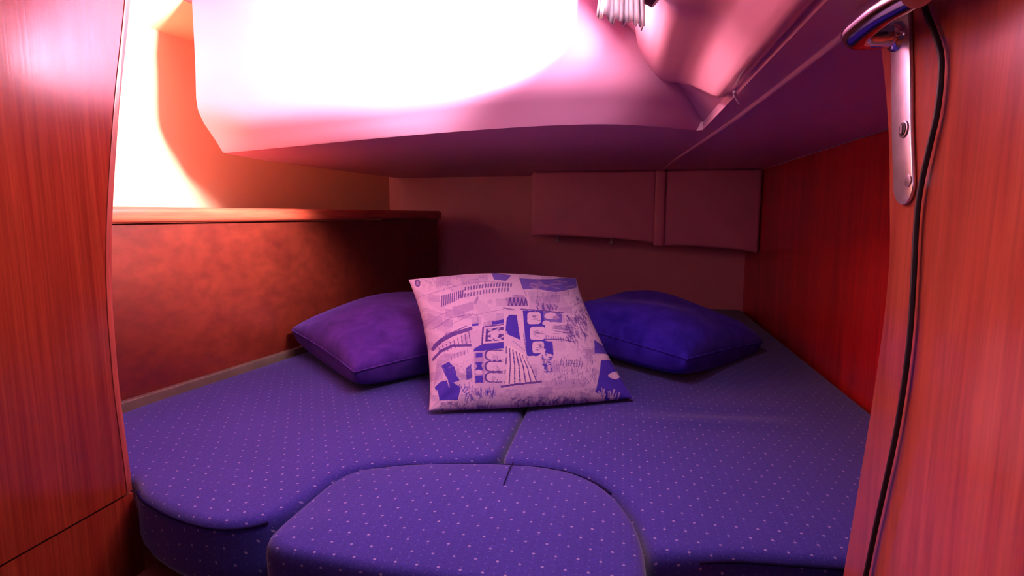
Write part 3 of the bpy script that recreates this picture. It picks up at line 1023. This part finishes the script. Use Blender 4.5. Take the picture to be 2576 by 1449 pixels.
w = empty('window_1', slope(0.28, 0.80)); tag(w, kind='structure')
wy0, wy1, ws0, ws1 = 0.50, 1.19, 0.262, 0.48
prism('pane', [slope(ws0 + 0.02, wy0 + 0.02, -0.012), slope(ws0 + 0.02, wy1 - 0.02, -0.012), slope(ws1 - 0.02, wy1 - 0.02, -0.012), slope(ws1 - 0.02, wy0 + 0.02, -0.012)], slope(0, 0, 0.004) - slope(0, 0, 0), M_glass, w, smooth=None)
for (a, b_, c_, d_) in ((ws0, ws0 + 0.025, wy0, wy1), (ws1 - 0.025, ws1, wy0, wy1), (ws0 + 0.025, ws1 - 0.025, wy0, wy0 + 0.025), (ws0 + 0.025, ws1 - 0.025, wy1 - 0.025, wy1)):
    prism('frame', [slope(a, c_, -0.017), slope(a, d_, -0.017), slope(b_, d_, -0.017), slope(b_, c_, -0.017)], slope(0, 0, 0.020) - slope(0, 0, 0), M_alu, w, bevel=0.004)

# curtain gathered at the after end of the port
cu = empty('curtain', (-0.02, 1.1, 1.70))
tag(cu, 'white cloth curtain bunched in loose folds beside the overhead port', 'curtain')
n, mrow = 70, 12
V, Fc = [], []
bot_px = [(1500, 38), (1530, 52), (1560, 58), (1590, 58), (1606, 66), (1622, 74)]
for i in range(n + 1):
    t = i / n
    k = t * (len(bot_px) - 1); k0 = min(int(k), len(bot_px) - 2)
    px = bot_px[k0][0] + (bot_px[k0 + 1][0] - bot_px[k0][0]) * (k - k0)
    py = bot_px[k0][1] + (bot_px[k0 + 1][1] - bot_px[k0][1]) * (k - k0)
    bp = ony(px, py, 0.95 - 0.06 * t)
    for j in range(mrow + 1):
        v = j / mrow
        gather = 1 - 0.45 * v
        x = -0.005 + (bp.x + 0.005) * gather
        amp = 0.012 + 0.006 * math.sin(7 * t)
        y = bp.y + amp * math.sin(t * 30 + 1.5 * v) + 0.006 * math.sin(t * 71)
        V.append((x, y, bp.z + v * 0.17))
for i in range(n):
    for j in range(mrow):
        a = i * (mrow + 1) + j
        Fc.append((a, a + 1, a + mrow + 2, a + mrow + 1))
o = mesh_from('cloth', V, Fc, M_cloth, cu, 180)
sm = o.modifiers.new('solid', 'SOLIDIFY'); sm.thickness = 0.0015
p = ony(1640, -4, 0.90)
tube('curtain_ring', [p + Vector((-0.014, 0, 0.02)), p + Vector((-0.004, 0, 0.004)), p + Vector((0.006, 0, -0.006))], [0.010, 0.014, 0.009], M_dark, cu, seg=10)

# ------------------------------------------------------------------ door on the right
DX = 0.275
de = catmull([(DX, 0.73, 0.40), (DX, 0.689, 0.645), (DX, 0.652, 0.882), (DX, 0.642, 1.014), (DX, 0.654, 1.097), (DX, 0.674, 1.181), (DX, 0.705, 1.262), (DX, 0.714, 1.282)], 6)
dr = empty('door_1', (DX, 0.3, 0.05)); tag(dr, kind='structure')
prism('door_leaf', list(de) + [(DX, -0.02, 1.282), (DX, -0.02, 0.05), (DX, 0.735, 0.05)], (0.03, 0, 0), M_wood_door, dr, bevel=0.002, segs=2)


def plate_pt(a, z, h=0.0):
    """a across the plate (-1 aft edge .. 1 forward edge), leaning with the door edge"""
    c = np.interp(z, [1.085, 1.11, 1.165, 1.22, 1.262, 1.28], [0.6165, 0.620, 0.634, 0.645, 0.655, 0.660])
    return Vector((DX - h, c - a * 0.0195, z))


outl = []
for z in np.linspace(1.110, 1.279, 14): outl.append(plate_pt(-1, z))
for z in np.linspace(1.279, 1.110, 14): outl.append(plate_pt(1, z))
for k in range(1, 10):
    a = math.pi * k / 10
    z = 1.110 - 0.0205 * math.sin(a)
    outl.append(plate_pt(math.cos(a), z))
pt = prism('lock_plate', outl, (-0.004, 0, 0), M_plate, dr, bevel=0.0012, segs=2)


def disc(name, c, r, h, mat, parent, sy=1.0, seg=20):
    pts = [(c.x, c.y + r * sy * math.cos(2 * math.pi * k / seg), c.z + r * math.sin(2 * math.pi * k / seg)) for k in range(seg)]
    o = prism(name, pts, (-h, 0, 0), mat, None, bevel=h * 0.3, segs=2)
    o.parent = parent
    return o


kh = onx(2275, 325, DX - 0.004)
disc('keyhole_rim', kh, 0.0085, 0.0015, M_screw, pt)
disc('keyhole', kh + Vector((-0.001, 0, 0)), 0.0065, 0.0012, M_gap, pt)
box_o = box('keyhole_slot', (kh.x - 0.0032, kh.y - 0.002, kh.z - 0.004), (kh.x - 0.002, kh.y + 0.002, kh.z + 0.004), M_screw)
box_o.parent = pt
sc = onx(2286, 455, DX - 0.004)
disc('screw', sc, 0.0058, 0.0012, M_screw, pt)
h0 = onx(2258, 92, DX - 0.004)
hx = DX - 0.048
p1 = Vector((DX - 0.002, h0.y, h0.z)); p2 = Vector((DX - 0.030, h0.y + 0.001, h0.z + 0.001))
tube('spindle_collar', [p1, p1 + Vector((-0.006, 0, 0)), p1 + Vector((-0.009, 0, 0))], [0.0150, 0.0140, 0.0105], M_chrome, dr, seg=20)
pth = catmull([p1, p2, (DX - 0.040, h0.y - 0.003, h0.z + 0.001), (hx, h0.y - 0.016, h0.z + 0.002), (hx - 0.001, h0.y - 0.045, h0.z + 0.003), (hx, h0.y - 0.085, h0.z + 0.003), (hx + 0.004, h0.y - 0.125, h0.z + 0.001)], 7)
nn = len(pth)
tube('door_handle', pth, [0.0105 + 0.0035 * min(1, i / (nn * 0.5)) for i in range(nn)], M_chrome, dr, seg=18)

# black cord hanging from the handle down the door
cpx = [(2318, -20), (2330, 30), (2352, 85), (2367, 140), (2366, 210), (2356, 290), (2338, 370), (2320, 450), (2309, 520), (2303, 600), (2297, 720), (2288, 850), (2272, 980), (2250, 1110), (2222, 1240), (2200, 1340), (2176, 1455), (2150, 1560)]
cp = catmull([onx(x, y, DX - 0.0045) for x, y in cpx], 5)
o = tube('hanging_cord', cp, 0.0026, M_black, seg=8)
tag(o, 'thin black cord hanging from the chrome door handle down the mahogany door', 'cord')
